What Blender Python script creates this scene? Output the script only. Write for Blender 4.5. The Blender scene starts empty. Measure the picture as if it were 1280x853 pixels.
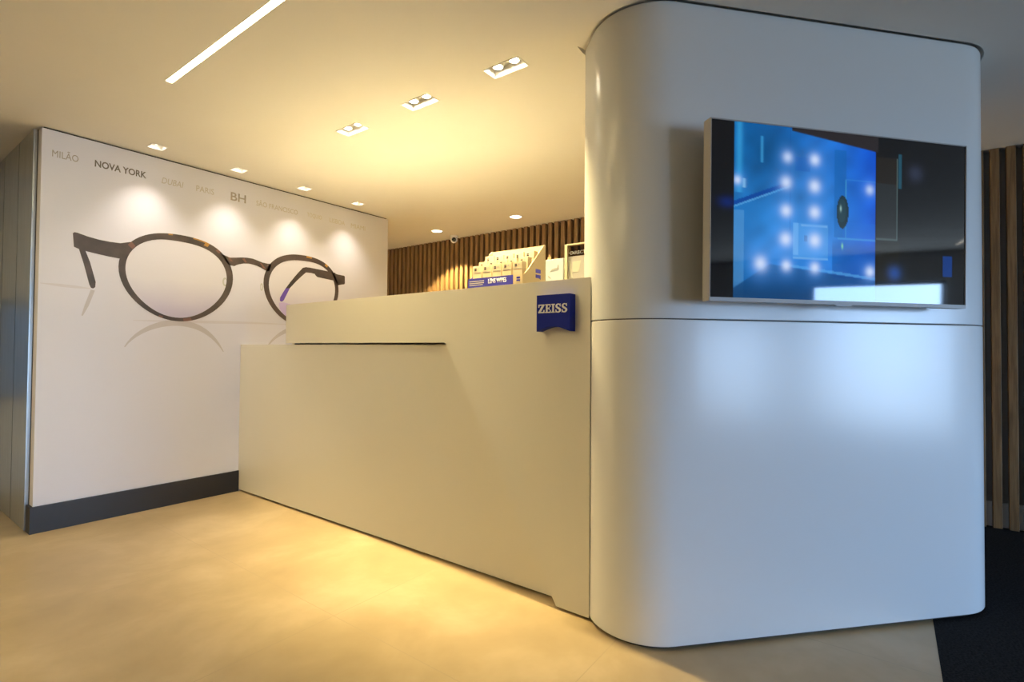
import bpy, bmesh, math, random
import numpy as np
from mathutils import Vector, Matrix, noise as mnoise
random.seed(4)
scene = bpy.context.scene
COL = scene.collection
PI = math.pi
H = 2.527                                     # ceiling height
CAM_Z = 1.15

# ------------------------------------------------------------------ materials
def mat(name, color, rough=0.5, metal=0.0, spec=0.5, emit=None, estr=0.0, coat=0.0, alpha=None):
    m = bpy.data.materials.new(name); m.use_nodes = True
    b = m.node_tree.nodes['Principled BSDF']
    b.inputs['Base Color'].default_value = (*color, 1)
    b.inputs['Roughness'].default_value = rough
    b.inputs['Metallic'].default_value = metal
    b.inputs['Specular IOR Level'].default_value = spec
    b.inputs['Coat Weight'].default_value = coat
    if emit:
        b.inputs['Emission Color'].default_value = (*emit, 1)
        b.inputs['Emission Strength'].default_value = estr
    if alpha is not None:
        b.inputs['Alpha'].default_value = alpha
    return m

def nodes(m):
    return m.node_tree.nodes, m.node_tree.links, m.node_tree.nodes['Principled BSDF']

def noise_color(m, c1, c2, scale, detail=4, vec_scale=None, p0=0.35, p1=0.65):
    N, L, b = nodes(m)
    tc = N.new('ShaderNodeTexCoord'); src = tc.outputs['Object']
    if vec_scale:
        mp = N.new('ShaderNodeMapping'); mp.inputs['Scale'].default_value = vec_scale
        L.new(src, mp.inputs['Vector']); src = mp.outputs['Vector']
    nz = N.new('ShaderNodeTexNoise'); nz.inputs['Scale'].default_value = scale; nz.inputs['Detail'].default_value = detail
    L.new(src, nz.inputs['Vector'])
    r = N.new('ShaderNodeValToRGB')
    r.color_ramp.elements[0].position = p0; r.color_ramp.elements[0].color = (*c1, 1)
    r.color_ramp.elements[1].position = p1; r.color_ramp.elements[1].color = (*c2, 1)
    L.new(nz.outputs['Fac'], r.inputs['Fac']); L.new(r.outputs['Color'], b.inputs['Base Color'])
    return m, nz, r

M = {}
M['ceiling'] = noise_color(mat('ceiling_paint', (.8, .78, .74), .85, spec=.2), (.78, .76, .72), (.80, .78, .74), 1.5)[0]
M['wall'] = noise_color(mat('wall_paint', (.7, .68, .65), .8, spec=.2), (.68, .67, .64), (.72, .70, .67), 2)[0]
M['wall_tan'] = noise_color(mat('tan_wall_paint', (.45, .34, .22), .8, spec=.2), (.42, .31, .20), (.46, .35, .23), 2)[0]
M['mural'] = noise_color(mat('mural_paper', (.76, .745, .78), .5, spec=.3), (.70, .71, .815), (.725, .735, .84), 1.2)[0]
M['laminate_upper'] = mat('white_laminate_upper', (.68, .71, .74), .22, spec=.40)
M['laminate_lower'] = mat('white_laminate_lower', (.745, .76, .775), .21, spec=.38)
M['counter'] = noise_color(mat('counter_lacquer', (.72, .70, .63), .30, spec=.45), (.77, .75, .67), (.79, .77, .69), 1.0)[0]
M['dark_gap'] = mat('shadow_gap', (.05, .045, .04), .8)
M['black_base'] = mat('black_skirting', (.012, .012, .014), .45)
M['black_plastic'] = mat('black_plastic', (.015, .015, .018), .35)
M['silver'] = mat('silver_plastic', (.42, .42, .43), .5)
M['white_metal'] = mat('white_fixture', (.85, .84, .80), .5)
M['blue'] = mat('sign_blue', (.002, .014, .27), .5, spec=.2)
M['blue_side'] = mat('sign_blue_side', (.012, .02, .22), .35)
M['white_print'] = mat('white_print', (.85, .86, .88), .5)
M['card_cream'] = mat('cream_carton', (.68, .56, .36), .6)
M['card_pack'] = mat('packet_carton', (.70, .60, .44), .55)
M['white_paper'] = mat('white_paper', (.72, .79, .92), .5)
M['print_blue'] = mat('print_blue', (.02, .02, .30), .5)
M['print_violet'] = mat('print_violet', (.20, .17, .62), .5)
M['print_dark'] = mat('print_dark', (.05, .035, .05), .5)
M['print_grey'] = mat('print_grey', (.42, .44, .47), .5)
M['panel_grey'] = mat('panel_grey', (.52, .51, .52), .4)
M['panel_pale'] = mat('panel_pale', (.70, .70, .62), .4)
M['acrylic_frame'] = mat('acrylic_frame', (.80, .72, .52), .25)
M['letter_dark'] = mat('letter_dark', (.16, .145, .13), .5)
M['letter_mid'] = mat('letter_mid', (.36, .33, .31), .5)
M['letter_pale'] = mat('letter_pale', (.50, .47, .45), .5)
M['letter_faint'] = mat('letter_faint', (.585, .56, .53), .5)
M['ink_refl'] = mat('mural_ink_reflection', (.53, .515, .56), .5)
M['ink_line'] = mat('mural_ink_floor_line', (.635, .625, .70), .5)
M['ink_lens'] = mat('mural_ink_lens', (.735, .725, .745), .5)
M['ink_tip'] = mat('mural_ink_violet_tip', (.12, .07, .42), .5)
M['ink_glow'] = mat('mural_ink_violet_glow', (.55, .47, .78), .5)
M['ink_amber'] = mat('mural_ink_amber', (.40, .21, .04), .5)
M['ink_rust'] = mat('mural_ink_rust', (.17, .085, .065), .5)
M['ink_pad'] = mat('mural_ink_nose_pad', (.50, .52, .48), .5)
M['lamp'] = mat('lamp_glow', (1, .95, .8), .5, emit=(1, .88, .62), estr=70)
M['lamp_white'] = mat('lamp_glow_cool', (1, .97, .9), .5, emit=(1, .90, .72), estr=14)
M['strip'] = mat('strip_diffuser', (1, .95, .8), .5, emit=(1, .79, .39), estr=40)
M['strip_added'] = mat('strip_diffuser_added', (1, .95, .8), .5, emit=(1, .80, .42), estr=58)
M['strip_cool'] = mat('strip_diffuser_cool', (1, .97, .9), .5, emit=(1, .9, .75), estr=5)
M['downdisc'] = mat('downlight_disc', (1, .95, .8), .5, emit=(1, .90, .70), estr=5)
M['lens_glass'] = mat('camera_lens', (.01, .01, .012), .08)
M['window_frame'] = mat('window_frame', (.12, .12, .13), .4, metal=.6)
M['carpet'] = noise_color(mat('black_carpet', (.012, .012, .013), .95, spec=.1), (.007, .007, .008), (.022, .022, .024), 130, 3)[0]
M['slat_base'] = mat('white_skirting', (.84, .83, .80), .5)
M['backing'] = mat('slat_backing', (.40, .38, .34), .6)

# tortoiseshell print
M['ink_frame'], _, _r = noise_color(mat('mural_ink_tortoise', (.06, .045, .04), .45), (.040, .031, .030), (.078, .058, .053), 9, 3)

# wood slats: vertical grain
M['wood'], _nz, _rr = noise_color(mat('slat_wood', (.25, .15, .07), .5), (.155, .088, .036), (.27, .165, .075), 6, 5, (14, 14, .7))

# brushed steel
M['steel'], _nz, _rr = noise_color(mat('brushed_steel', (.5, .52, .52), .34, metal=.9), (.40, .42, .42), (.52, .55, .55), 8, 4, (30, 30, .6))

# floor tiles: beige cloudy porcelain with thin joints
def floor_mat():
    m = mat('porcelain_floor', (.6, .5, .38), .33, spec=.4)
    N, L, b = nodes(m)
    tc = N.new('ShaderNodeTexCoord')
    nz = N.new('ShaderNodeTexNoise'); nz.inputs['Scale'].default_value = 2.2; nz.inputs['Detail'].default_value = 5
    nz.inputs['Roughness'].default_value = .55; nz.inputs['Distortion'].default_value = .25
    L.new(tc.outputs['Object'], nz.inputs['Vector'])
    r = N.new('ShaderNodeValToRGB')
    e = r.color_ramp.elements
    e[0].position = .30; e[0].color = (.36, .28, .165, 1)
    e[1].position = .72; e[1].color = (.53, .43, .285, 1)
    x = e.new(.5); x.color = (.42, .33, .20, 1)
    L.new(nz.outputs['Fac'], r.inputs['Fac'])
    sep = N.new('ShaderNodeSeparateXYZ'); L.new(tc.outputs['Object'], sep.inputs['Vector'])
    def joint(out, off):
        a = N.new('ShaderNodeMath'); a.operation = 'SUBTRACT'; a.inputs[1].default_value = off - 10.5
        L.new(out, a.inputs[0])
        mo = N.new('ShaderNodeMath'); mo.operation = 'MODULO'; mo.inputs[1].default_value = 1.05
        L.new(a.outputs[0], mo.inputs[0])
        lt = N.new('ShaderNodeMath'); lt.operation = 'LESS_THAN'; lt.inputs[1].default_value = .004
        L.new(mo.outputs[0], lt.inputs[0]); return lt.outputs[0]
    jx = joint(sep.outputs['X'], 1.34); jy = joint(sep.outputs['Y'], .88)
    mx = N.new('ShaderNodeMath'); mx.operation = 'MAXIMUM'; L.new(jx, mx.inputs[0]); L.new(jy, mx.inputs[1])
    ms = N.new('ShaderNodeMath'); ms.operation = 'MULTIPLY'; ms.inputs[1].default_value = .7; L.new(mx.outputs[0], ms.inputs[0])
    mix = N.new('ShaderNodeMix'); mix.data_type = 'RGBA'
    L.new(ms.outputs[0], mix.inputs[0]); L.new(r.outputs['Color'], mix.inputs[6]); mix.inputs[7].default_value = (.36, .29, .19, 1)
    L.new(mix.outputs[2], b.inputs['Base Color'])
    return m
M['floor'] = floor_mat()

# clear pane of thin glass
def glass_mat(name, tint, gloss=.06):
    m = bpy.data.materials.new(name); m.use_nodes = True
    N, L = m.node_tree.nodes, m.node_tree.links
    N.remove(N['Principled BSDF']); out = N['Material Output']
    t = N.new('ShaderNodeBsdfTransparent'); t.inputs['Color'].default_value = (*tint, 1)
    g = N.new('ShaderNodeBsdfGlossy'); g.inputs['Roughness'].default_value = .03
    mx = N.new('ShaderNodeMixShader'); mx.inputs[0].default_value = gloss
    L.new(t.outputs[0], mx.inputs[1]); L.new(g.outputs[0], mx.inputs[2]); L.new(mx.outputs[0], out.inputs['Surface'])
    return m
M['pane'] = glass_mat('window_pane', (.97, .98, .98))
M['smoked'] = glass_mat('smoked_acrylic', (.48, .38, .28), .08)

# ------------------------------------------------------------------ object helpers
def link(o, parent=None):
    COL.objects.link(o)
    if parent is not None: o.parent = parent
    return o

def obj(name, bm, material, parent=None, smooth=False, recalc=True):
    me = bpy.data.meshes.new(name)
    if recalc: bmesh.ops.recalc_face_normals(bm, faces=bm.faces[:])
    bm.to_mesh(me); bm.free()
    for m in (material if isinstance(material, (list, tuple)) else [material]): me.materials.append(m)
    if smooth:
        for p in me.polygons: p.use_smooth = True
    return link(bpy.data.objects.new(name, me), parent)

def tag(o, label=None, cat=None, group=None, kind=None):
    for k, v in (('label', label), ('category', cat), ('group', group), ('kind', kind)):
        if v: o[k] = v
    return o

def thing(name, label, cat, loc=(0, 0, 0), group=None):
    o = bpy.data.objects.new(name, None); COL.objects.link(o)
    o.location = loc; o.empty_display_size = .1
    return tag(o, label, cat, group)

def struct(name, bm, m):
    return tag(obj(name, bm, m), kind='structure')

def box(bm, a, b, bev=0.0, seg=2):
    x0, y0, z0 = a; x1, y1, z1 = b
    v = [bm.verts.new(p) for p in ((x0, y0, z0), (x1, y0, z0), (x1, y1, z0), (x0, y1, z0), (x0, y0, z1), (x1, y0, z1), (x1, y1, z1), (x0, y1, z1))]
    fs = [bm.faces.new([v[i] for i in q]) for q in ((0, 3, 2, 1), (4, 5, 6, 7), (0, 1, 5, 4), (1, 2, 6, 5), (2, 3, 7, 6), (3, 0, 4, 7))]
    if bev:
        es = list({e for f in fs for e in f.edges})
        bmesh.ops.bevel(bm, geom=es, offset=bev, segments=seg, affect='EDGES', profile=.5)
    return bm

def bbox(*boxes, bev=0.0):
    bm = bmesh.new()
    for a, b in boxes: box(bm, a, b, bev)
    return bm

class Frame:
    """a local frame: u across, v up, n out of the surface"""
    def __init__(s, o, u, v, n=None):
        s.o = Vector(o); s.u = Vector(u).normalized(); s.v = Vector(v).normalized()
        s.n = Vector(n).normalized() if n is not None else s.u.cross(s.v)
    def __call__(s, a, b, c=0.0): return s.o + s.u * a + s.v * b + s.n * c

def prism(bm, fr, pts, c0, c1, pts_back=None):
    """extrude a polygon given in frame coordinates between depths c0 (back) and c1 (front)"""
    pb = pts_back or pts
    A = [bm.verts.new(fr(*p, c1)) for p in pts]; B = [bm.verts.new(fr(*p, c0)) for p in pb]
    n = len(pts)
    bm.faces.new(A); bm.faces.new(B[::-1])
    for i in range(n): bm.faces.new((A[i], B[i], B[(i + 1) % n], A[(i + 1) % n]))
    return bm

def fbox(bm, fr, u0, u1, v0, v1, c0, c1):
    return prism(bm, fr, [(u0, v0), (u1, v0), (u1, v1), (u0, v1)], c0, c1)

def ring(bm, fr, outer, inner, c0, c1):
    n = len(outer)
    rows = []
    for pts, c in ((outer, c1), (inner, c1), (inner, c0), (outer, c0)):
        rows.append([bm.verts.new(fr(*p, c)) for p in pts])
    for k in range(4):
        a, b = rows[k], rows[(k + 1) % 4]
        for i in range(n):
            j = (i + 1) % n
            bm.faces.new((a[i], a[j], b[j], b[i]))
    return bm

def disc_pts(cx, cy, rx, ry=None, n=40):
    ry = ry or rx
    return [(cx + rx * math.cos(2 * PI * i / n), cy + ry * math.sin(2 * PI * i / n)) for i in range(n)]

def lathe(bm, cx, cy, prof, n=32):
    """prof: list of (r, z); revolved around the vertical axis"""
    rows = []
    for r, z in prof:
        if r < 1e-6: rows.append([bm.verts.new((cx, cy, z))])
        else: rows.append([bm.verts.new((cx + r * math.cos(2 * PI * i / n), cy + r * math.sin(2 * PI * i / n), z)) for i in range(n)])
    for a, b in zip(rows, rows[1:]):
        for i in range(n):
            j = (i + 1) % n
            if len(a) == 1 and len(b) == 1: continue
            if len(a) == 1: bm.faces.new((a[0], b[j], b[i]))
            elif len(b) == 1: bm.faces.new((a[i], a[j], b[0]))
            else: bm.faces.new((a[i], a[j], b[j], b[i]))
    return bm

def text_obj(name, s, fr, u0, v0, w, h, depth, material, parent, bold=0.0, shear=0.0):
    """lettering laid on a frame, fitted in the box (u0, v0, w, h)"""
    cu = bpy.data.curves.new(name, 'FONT'); cu.body = s; cu.size = 1; cu.offset = bold; cu.shear = shear
    cu.resolution_u = 3
    t = bpy.data.objects.new(name + '_curve', cu); COL.objects.link(t)
    dg = bpy.context.evaluated_depsgraph_get(); dg.update()
    me = bpy.data.meshes.new_from_object(t.evaluated_get(dg))
    bpy.data.objects.remove(t); bpy.data.curves.remove(cu)
    xs = [v.co.x for v in me.vertices]; ys = [v.co.y for v in me.vertices]
    sx = w / (max(xs) - min(xs)); sy = h / (max(ys) - min(ys)); ox, oy = min(xs), min(ys)
    for v in me.vertices:
        v.co = fr(u0 + (v.co.x - ox) * sx, v0 + (v.co.y - oy) * sy, 0)
    bm = bmesh.new(); bm.from_mesh(me); bpy.data.meshes.remove(me)
    r = bmesh.ops.extrude_face_region(bm, geom=bm.faces[:])
    for v in [g for g in r['geom'] if isinstance(g, bmesh.types.BMVert)]: v.co = v.co + fr.n * depth
    return obj(name, bm, material, parent)

def copy_tree(o, parent=None):
    c = o.copy(); COL.objects.link(c)
    if parent is not None: c.parent = parent
    for ch in list(o.children): copy_tree(ch, c)
    return c

def light(name, kind, loc, parent, energy, color, **kw):
    l = bpy.data.lights.new(name, kind); l.energy = energy; l.color = color
    for k, v in kw.items(): setattr(l, k, v)
    o = bpy.data.objects.new(name, l); o.location = loc
    return link(o, parent)

# ------------------------------------------------------------------ rounded column outline (plan)
D2 = Vector((.735, -.678)).normalized(); N2 = Vector((-.678, -.735)).normalized()
def plan(s, depth, off=0.0):                  # s along the front, depth behind the front line
    return D2 * s - N2 * depth + N2 * (-1.83)
def column_outline(off=0.0, seg=14):
    s0, s1, r = .750 - off, 2.64 + off, .25 + off
    d0 = -off
    P = []
    # from the left back corner forward, round the left front corner, along, round the right, and back
    P.append((s0 + .004, .375)); 
    for i in range(seg + 1):
        a = PI + (PI / 2) * i / seg
        P.append((s0 + r + r * math.cos(a), d0 + r + r * math.sin(a)))
    for i in range(1, 12): P.append((s0 + r + (s1 - s0 - 2 * r) * i / 12, d0))
    for i in range(seg + 1):
        a = 1.5 * PI + (PI / 2) * i / seg
        P.append((s1 - r + r * math.cos(a), d0 + r + r * math.sin(a)))
    for i in range(seg + 1):
        a = (PI / 2) * i / seg
        P.append((s1 - .2 + .2 * math.cos(a), .76 + off + .2 * math.sin(a)))
    P.append((1.40 - off, .96 + off))
    P.append((s0 + .03 - off * .3, .405 + off * .3))
    return [tuple(plan(*p)) for p in P]

def shell(bm, loop, z0, z1, bev_top=0.0, bev_bot=0.0):
    """solid of a plan outline with softened rims"""
    cx = sum(p[0] for p in loop) / len(loop); cy = sum(p[1] for p in loop) / len(loop)
    n = len(loop)
    def inset(k):
        out = []
        for i in range(n):
            p0, p1, p2 = Vector(loop[i - 1]), Vector(loop[i]), Vector(loop[(i + 1) % n])
            t = (p2 - p0).normalized(); nn = Vector((-t.y, t.x))
            if nn.dot(Vector((cx, cy)) - p1) < 0: nn = -nn
            out.append(p1 + nn * k)
        return out
    lev = []
    if bev_bot: lev += [(bev_bot, z0), (bev_bot * .3, z0 + bev_bot * .3), (0, z0 + bev_bot)]
    else: lev += [(0, z0)]
    if bev_top: lev += [(0, z1 - bev_top), (bev_top * .3, z1 - bev_top * .3), (bev_top, z1)]
    else: lev += [(0, z1)]
    rows = [[bm.verts.new((p[0], p[1], z)) for p in (inset(k) if k else loop)] for k, z in lev]
    for a, b in zip(rows, rows[1:]):
        for i in range(n):
            j = (i + 1) % n
            bm.faces.new((a[i], a[j], b[j], b[i]))
    bm.faces.new(rows[0][::-1]); bm.faces.new(rows[-1])
    return bm

# ------------------------------------------------------------------ setting
X0, X1, Y0, Y1 = -3.0, 4.72, -7.0, 5.62
MURAL_Y, MURAL_X0, MURAL_X1 = 4.24, .802, 3.533
CARPET_Y = -.145

struct('floor', bbox(((X0 - .1, CARPET_Y, -.1), (X1 + .1, Y1 + .1, 0))), M['floor'])
cp = obj('carpet', bbox(((X0 - .1, Y0 - .1, -.1), (X1 + .1, CARPET_Y, .001))), M['carpet'])
tag(cp, kind='structure'); cp.name = 'floor_carpet'

def wall_box(name, a, b, m='wall'): return struct(name, bbox((a, b)), M[m])
wall_box('wall_back', (MURAL_X0, MURAL_Y, 0), (MURAL_X1, Y1, H - .012), 'mural')
fb_ = bmesh.new()
box(fb_, (X0 - .1, Y1, 0), (-1.6, Y1 + .1, H + .2)); box(fb_, (.68, Y1, 0), (X1 + .1, Y1 + .1, H + .2)); box(fb_, (-1.6, Y1, 0), (.68, Y1 + .1, .72)); box(fb_, (-1.6, Y1, 1.52), (.68, Y1 + .1, H + .2))
struct('wall_far', fb_, M['wall'])
wall_box('wall_left', (X0 - .1, Y0 - .1, 0), (X0, Y1, H + .2), 'wall_tan')
wr = wall_box('wall_right', (X1, Y0 - .1, 0), (X1 + .1, Y1, H + .2), 'backing')

# front wall (behind the viewer) with the shop windows
WINS = [(.42, 1.60), (2.30, 3.98)]
WIN_TOP = 2.10
WIN_H = [1.80, 2.10]
fw = bmesh.new()
xs = [X0 - .1] + [v for w in WINS for v in w] + [X1 + .1]
for i in range(0, len(xs), 2): box(fw, (xs[i], Y0 - .1, 0), (xs[i + 1], Y0, H + .2))
for (a, b), t_ in zip(WINS, WIN_H): box(fw, (a, Y0 - .1, t_), (b, Y0, H + .2))
struct('wall_front', fw, M['wall'])
for k, (a, b) in enumerate(WINS):
    f = bmesh.new(); t = .045; WIN_TOP = WIN_H[k]
    box(f, (a, Y0 - .09, 0), (a + t, Y0 - .01, WIN_TOP)); box(f, (b - t, Y0 - .09, 0), (b, Y0 - .01, WIN_TOP))
    box(f, (a + t, Y0 - .09, WIN_TOP - t), (b - t, Y0 - .01, WIN_TOP)); box(f, (a + t, Y0 - .09, .001), (b - t, Y0 - .01, t))
    w = struct('window_%d' % (k + 1), f, M['window_frame'])
    obj('window_pane', bbox(((a + t, Y0 - .054, t), (b - t, Y0 - .046, WIN_TOP - t))), M['pane'], w)
    l = bpy.data.lights.new('sky_portal', 'AREA'); l.shape = 'RECTANGLE'; l.size = b - a; l.size_y = WIN_TOP; l.cycles.is_portal = True
    po = bpy.data.objects.new('sky_portal', l); po.location = ((a + b) / 2, Y0 - .12, WIN_TOP / 2)
    po.rotation_euler = (PI / 2, 0, 0); link(po, w)

f = bmesh.new()
ff = Frame((-.46, Y1, 1.12), (1, 0, 0), (0, 0, 1), (0, -1, 0))
rr_ = lambda a, b: [(-a, -b), (a, -b), (a, b), (-a, b)]
ring(f, ff, rr_(1.14, .40), rr_(1.10, .36), -.09, .015)
w = struct('window_3', f, M['window_frame'])  # window added to give the steel panels something to reflect
pb_ = bmesh.new(); fbox(pb_, ff, -1.0999, 1.0999, -.3599, .3599, -.05, -.044); obj('window_pane', pb_, glass_mat('tinted_pane', (.09, .097, .10), .04), w)
# ceiling with real cut-outs for the fittings and the reveal round the column
TWIN = [(1.963, 1.50), (1.963, 2.10), (1.963, 2.705)]
SQ = [(1.355, 4.04), (1.905, 4.04), (2.455, 4.04), (3.005, 4.04)]
RND = [(4.23, 4.215), (4.235, 3.09)]
TW = (.05, .108); SQW = (.05, .05)
LINES = [(1.037, 1.069, 1.5, 3.0, 'strip'), (3.98, 4.01, -6.5, -5.4, 'strip_cool'), (-1.01, -.89, 1.8, 4.0, 'strip_added')]  # last strip is added out of view, to light mural and counter
cb = bmesh.new()
def add_loop(pts, z=H):
    v = [cb.verts.new((x, y, z)) for x, y in pts]
    return [cb.edges.new((v[i], v[(i + 1) % len(v)])) for i in range(len(v))]
rect = lambda x0, x1, y0, y1: [(x0, y0), (x1, y0), (x1, y1), (x0, y1)]
edges = add_loop(rect(X0 - .1, X1 + .1, Y0 - .1, Y1 + .1))
for cx, cy in TWIN: edges += add_loop(rect(cx - TW[0], cx + TW[0], cy - TW[1], cy + TW[1]))
for cx, cy in SQ: edges += add_loop(rect(cx - SQW[0], cx + SQW[0], cy - SQW[1], cy + SQW[1]))
for a, b, c, d, _ in LINES: edges += add_loop(rect(a, b, c, d))
reveal = column_outline(.013)
# the reveal runs on to a small sharp notch at the back left of the column
reveal = reveal[:-1] + [(2.055, 1.135), (2.008, 1.130)]
edges += add_loop(reveal)
bmesh.ops.triangle_fill(cb, use_beauty=True, use_dissolve=False, edges=edges, normal=(0, 0, -1))
# recess above the column: its sides and lid
rv0 = [cb.verts.new((x, y, H)) for x, y in reveal]; rv1 = [cb.verts.new((x, y, H + .022)) for x, y in reveal]
for i in range(len(rv0)):
    j = (i + 1) % len(rv0); cb.faces.new((rv0[i], rv0[j], rv1[j], rv1[i]))
cb.faces.new(rv1)
box(cb, (X0 - .1, Y0 - .1, H + .16), (X1 + .1, Y1 + .1, H + .2))
struct('ceiling', cb, M['ceiling'])
# shadow line between mural wall and ceiling
struct('trim_1', bbox(((MURAL_X0 + .012, MURAL_Y + .012, H - .012), (MURAL_X1 - .012, Y1 - .01, H - .0005))), M['dark_gap'])

# skirting of the mural wall wraps its free end
bb = bmesh.new()
BZ = .164
fl = Frame((0, 0, 0), (1, 0, 0), (0, 1, 0), (0, 0, 1))
prism(bb, fl, [(MURAL_X0 - .015, MURAL_Y - .015), (2.034, MURAL_Y - .015), (2.034, MURAL_Y - .0005), (MURAL_X0 - .0005, MURAL_Y - .0005),
               (MURAL_X0 - .0005, MURAL_Y + .085), (MURAL_X0 - .015, MURAL_Y + .085)], 0.0, BZ)
struct('baseboard_back', bb, M['black_base'])
# skirting seen between the slats
struct('baseboard_right', bbox(((X1 - .03, Y0, .001), (X1 - .0005, Y1 - .001, .16))), M['slat_base'])
# timber slats
sl = bmesh.new()
y = 5.575
while y > -2.4:
    box(sl, (4.637, y - .045, .003), (X1 - .031, y, H - .001), .002, 1)
    y -= .0795
obj('slat_cladding', sl, M['wood'], wr)

# brushed steel cladding round the corner of the mural wall
st = thing('steel_cladding', 'tall brushed steel panels lining the corridor side left of the mural wall', 'wall cladding', (.78, 4.8, 0))
def at_parent(o):                              # keep world coordinates of a child under a moved parent
    o.matrix_parent_inverse = Matrix.Translation(o.parent.location).inverted(); return o
at_parent(obj('joint_strip', bbox(((.7995, 4.325, .004), (.8017, 5.60, H - .004))), M['dark_gap'], st))
for a, b in ((4.335, 4.713), (4.727, 5.165), (5.179, 5.60)):
    at_parent(obj('panel', bbox(((.781, a, .004), (.7994, b, H - .004))), M['steel'], st))

# ------------------------------------------------------------------ mural print on the wall
mf = Frame((0, MURAL_Y, 0), (1, 0, 0), (0, 0, 1), (0, -1, 0))
mu = thing('wall_mural', 'printed mural of giant tortoiseshell eyeglasses with city names on pale wall', 'mural', (2.1, MURAL_Y, 1.7))
def mp(o): return at_parent(o)
def smooth_loop(P, order=3, n=72):
    P = np.array(P); c = (P.max(0) + P.min(0)) / 2
    a = np.arctan2(P[:, 1] - c[1], P[:, 0] - c[0]); r = np.hypot(*(P - c).T)
    B = lambda t: np.stack([np.ones_like(t)] + [f(k * t) for k in range(1, order + 1) for f in (np.cos, np.sin)], 1)
    co = np.linalg.lstsq(B(a), r, rcond=None)[0]
    t = np.linspace(0, 2 * PI, n, endpoint=False)
    rr = B(t) @ co
    return [(float(c[0] + q * math.cos(s)), float(c[1] + q * math.sin(s))) for q, s in zip(rr, t)]
IN1 = [(1.249, 1.736), (1.257, 1.796), (1.297, 1.847), (1.381, 1.896), (1.504, 1.936), (1.615, 1.945), (1.732, 1.92), (1.835, 1.865), (1.9, 1.785), (1.92, 1.721), (1.913, 1.642), (1.872, 1.548), (1.801, 1.466), (1.712, 1.405), (1.616, 1.376), (1.523, 1.378), (1.433, 1.408), (1.355, 1.473), (1.295, 1.556), (1.26, 1.641)]
OUT1 = [(1.212, 1.75), (1.216, 1.664), (1.237, 1.58), (1.288, 1.492), (1.364, 1.424), (1.46, 1.37), (1.56, 1.346), (1.664, 1.355), (1.762, 1.392), (1.863, 1.47), (1.936, 1.577), (1.961, 1.681), (1.965, 1.783), (1.898, 1.88), (1.834, 1.926), (1.751, 1.966), (1.652, 1.992), (1.558, 1.993), (1.467, 1.976), (1.38, 1.946), (1.296, 1.901), (1.248, 1.863)]
in1, out1 = smooth_loop(IN1), smooth_loop(OUT1)
mir = lambda L: [(2.582 - (x - 1.585) * .962, z + .002) for x, z in L]
in2, out2 = mir(in1), mir(out1)
INK = .0006
def flat(name, pts, m, lift=0.0, th=INK):
    return mp(obj(name, prism(bmesh.new(), mf, pts, lift, lift + th), m, mu))

# lens tint: a violet wash low in each lens, as printed
def lens_mat():
    m = mat('mural_ink_lens_tint', (.7, .7, .75), .45)
    N, L, b = nodes(m)
    tc = N.new('ShaderNodeTexCoord'); sp = N.new('ShaderNodeSeparateXYZ'); L.new(tc.outputs['Object'], sp.inputs[0])
    nz = N.new('ShaderNodeTexNoise'); nz.inputs['Scale'].default_value = 2.2; L.new(tc.outputs['Object'], nz.inputs['Vector'])
    ad = N.new('ShaderNodeMath'); ad.operation = 'MULTIPLY_ADD'; ad.inputs[1].default_value = .22
    L.new(nz.outputs['Fac'], ad.inputs[0]); L.new(sp.outputs['Z'], ad.inputs[2])
    r = N.new('ShaderNodeValToRGB'); e = r.color_ramp.elements
    mr = N.new('ShaderNodeMapRange'); mr.inputs[1].default_value = 1.46; mr.inputs[2].default_value = 1.78
    L.new(ad.outputs[0], mr.inputs[0]); L.new(mr.outputs[0], r.inputs['Fac'])
    e[0].position = 0; e[0].color = (.50, .47, .67, 1); e[1].position = 1; e[1].color = (.72, .72, .80, 1)
    L.new(r.outputs['Color'], b.inputs['Base Color'])
    return m
M['lens_tint'] = lens_mat()
for L_ in (in1, in2): flat('lens', L_, M['lens_tint'], 0.0002, .0003)
# printed mirror images on the printed table top
def band(pts, w0, w1):
    up, lo = [], []
    n = len(pts)
    for i, p in enumerate(pts):
        a = Vector(pts[max(i - 1, 0)]); b = Vector(pts[min(i + 1, n - 1)])
        t = (b - a).normalized(); q = Vector((-t.y, t.x)); k = math.sin(PI * (.12 + .88 * i / (n - 1) if False else i / (n - 1)))
        w = w0 + (w1 - w0) * k
        up.append(tuple(Vector(p) + q * w / 2)); lo.append(tuple(Vector(p) - q * w / 2))
    return up + lo[::-1]
def arc_pts(pts, n=24):
    P = np.array(pts); t = np.linspace(0, 1, len(P)); c = [np.polyfit(t, P[:, k], 4) for k in (0, 1)]
    s = np.linspace(0, 1, n); return [(float(np.polyval(c[0], q)), float(np.polyval(c[1], q))) for q in s]
a1 = arc_pts([(1.253, 1.152), (1.366, 1.268), (1.514, 1.330), (1.674, 1.320), (1.803, 1.25), (1.905, 1.12)])
flat('rim_reflection', band(a1, .006, .044), M['ink_refl'])
a2 = [(x + 1.0, z + .003) for x, z in a1]
flat('rim_reflection', band(a2, .006, .044), M['ink_refl'])
flat('temple_reflection', [(1.061, 1.528), (1.083, 1.525), (1.052, 1.42), (1.022, 1.352), (1.016, 1.356), (1.030, 1.42)], M['ink_refl'])
flat('table_line', band([(1.30, 1.338), (1.55, 1.343), (1.85, 1.352), (2.15, 1.36), (2.45, 1.362)], .004, .022), M['ink_line'], 0, .0003)
flat('table_line', band([(.81, 1.545), (.90, 1.541), (.98, 1.538), (1.06, 1.536)], .004, .020), M['ink_line'], 0, .0003)
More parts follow.
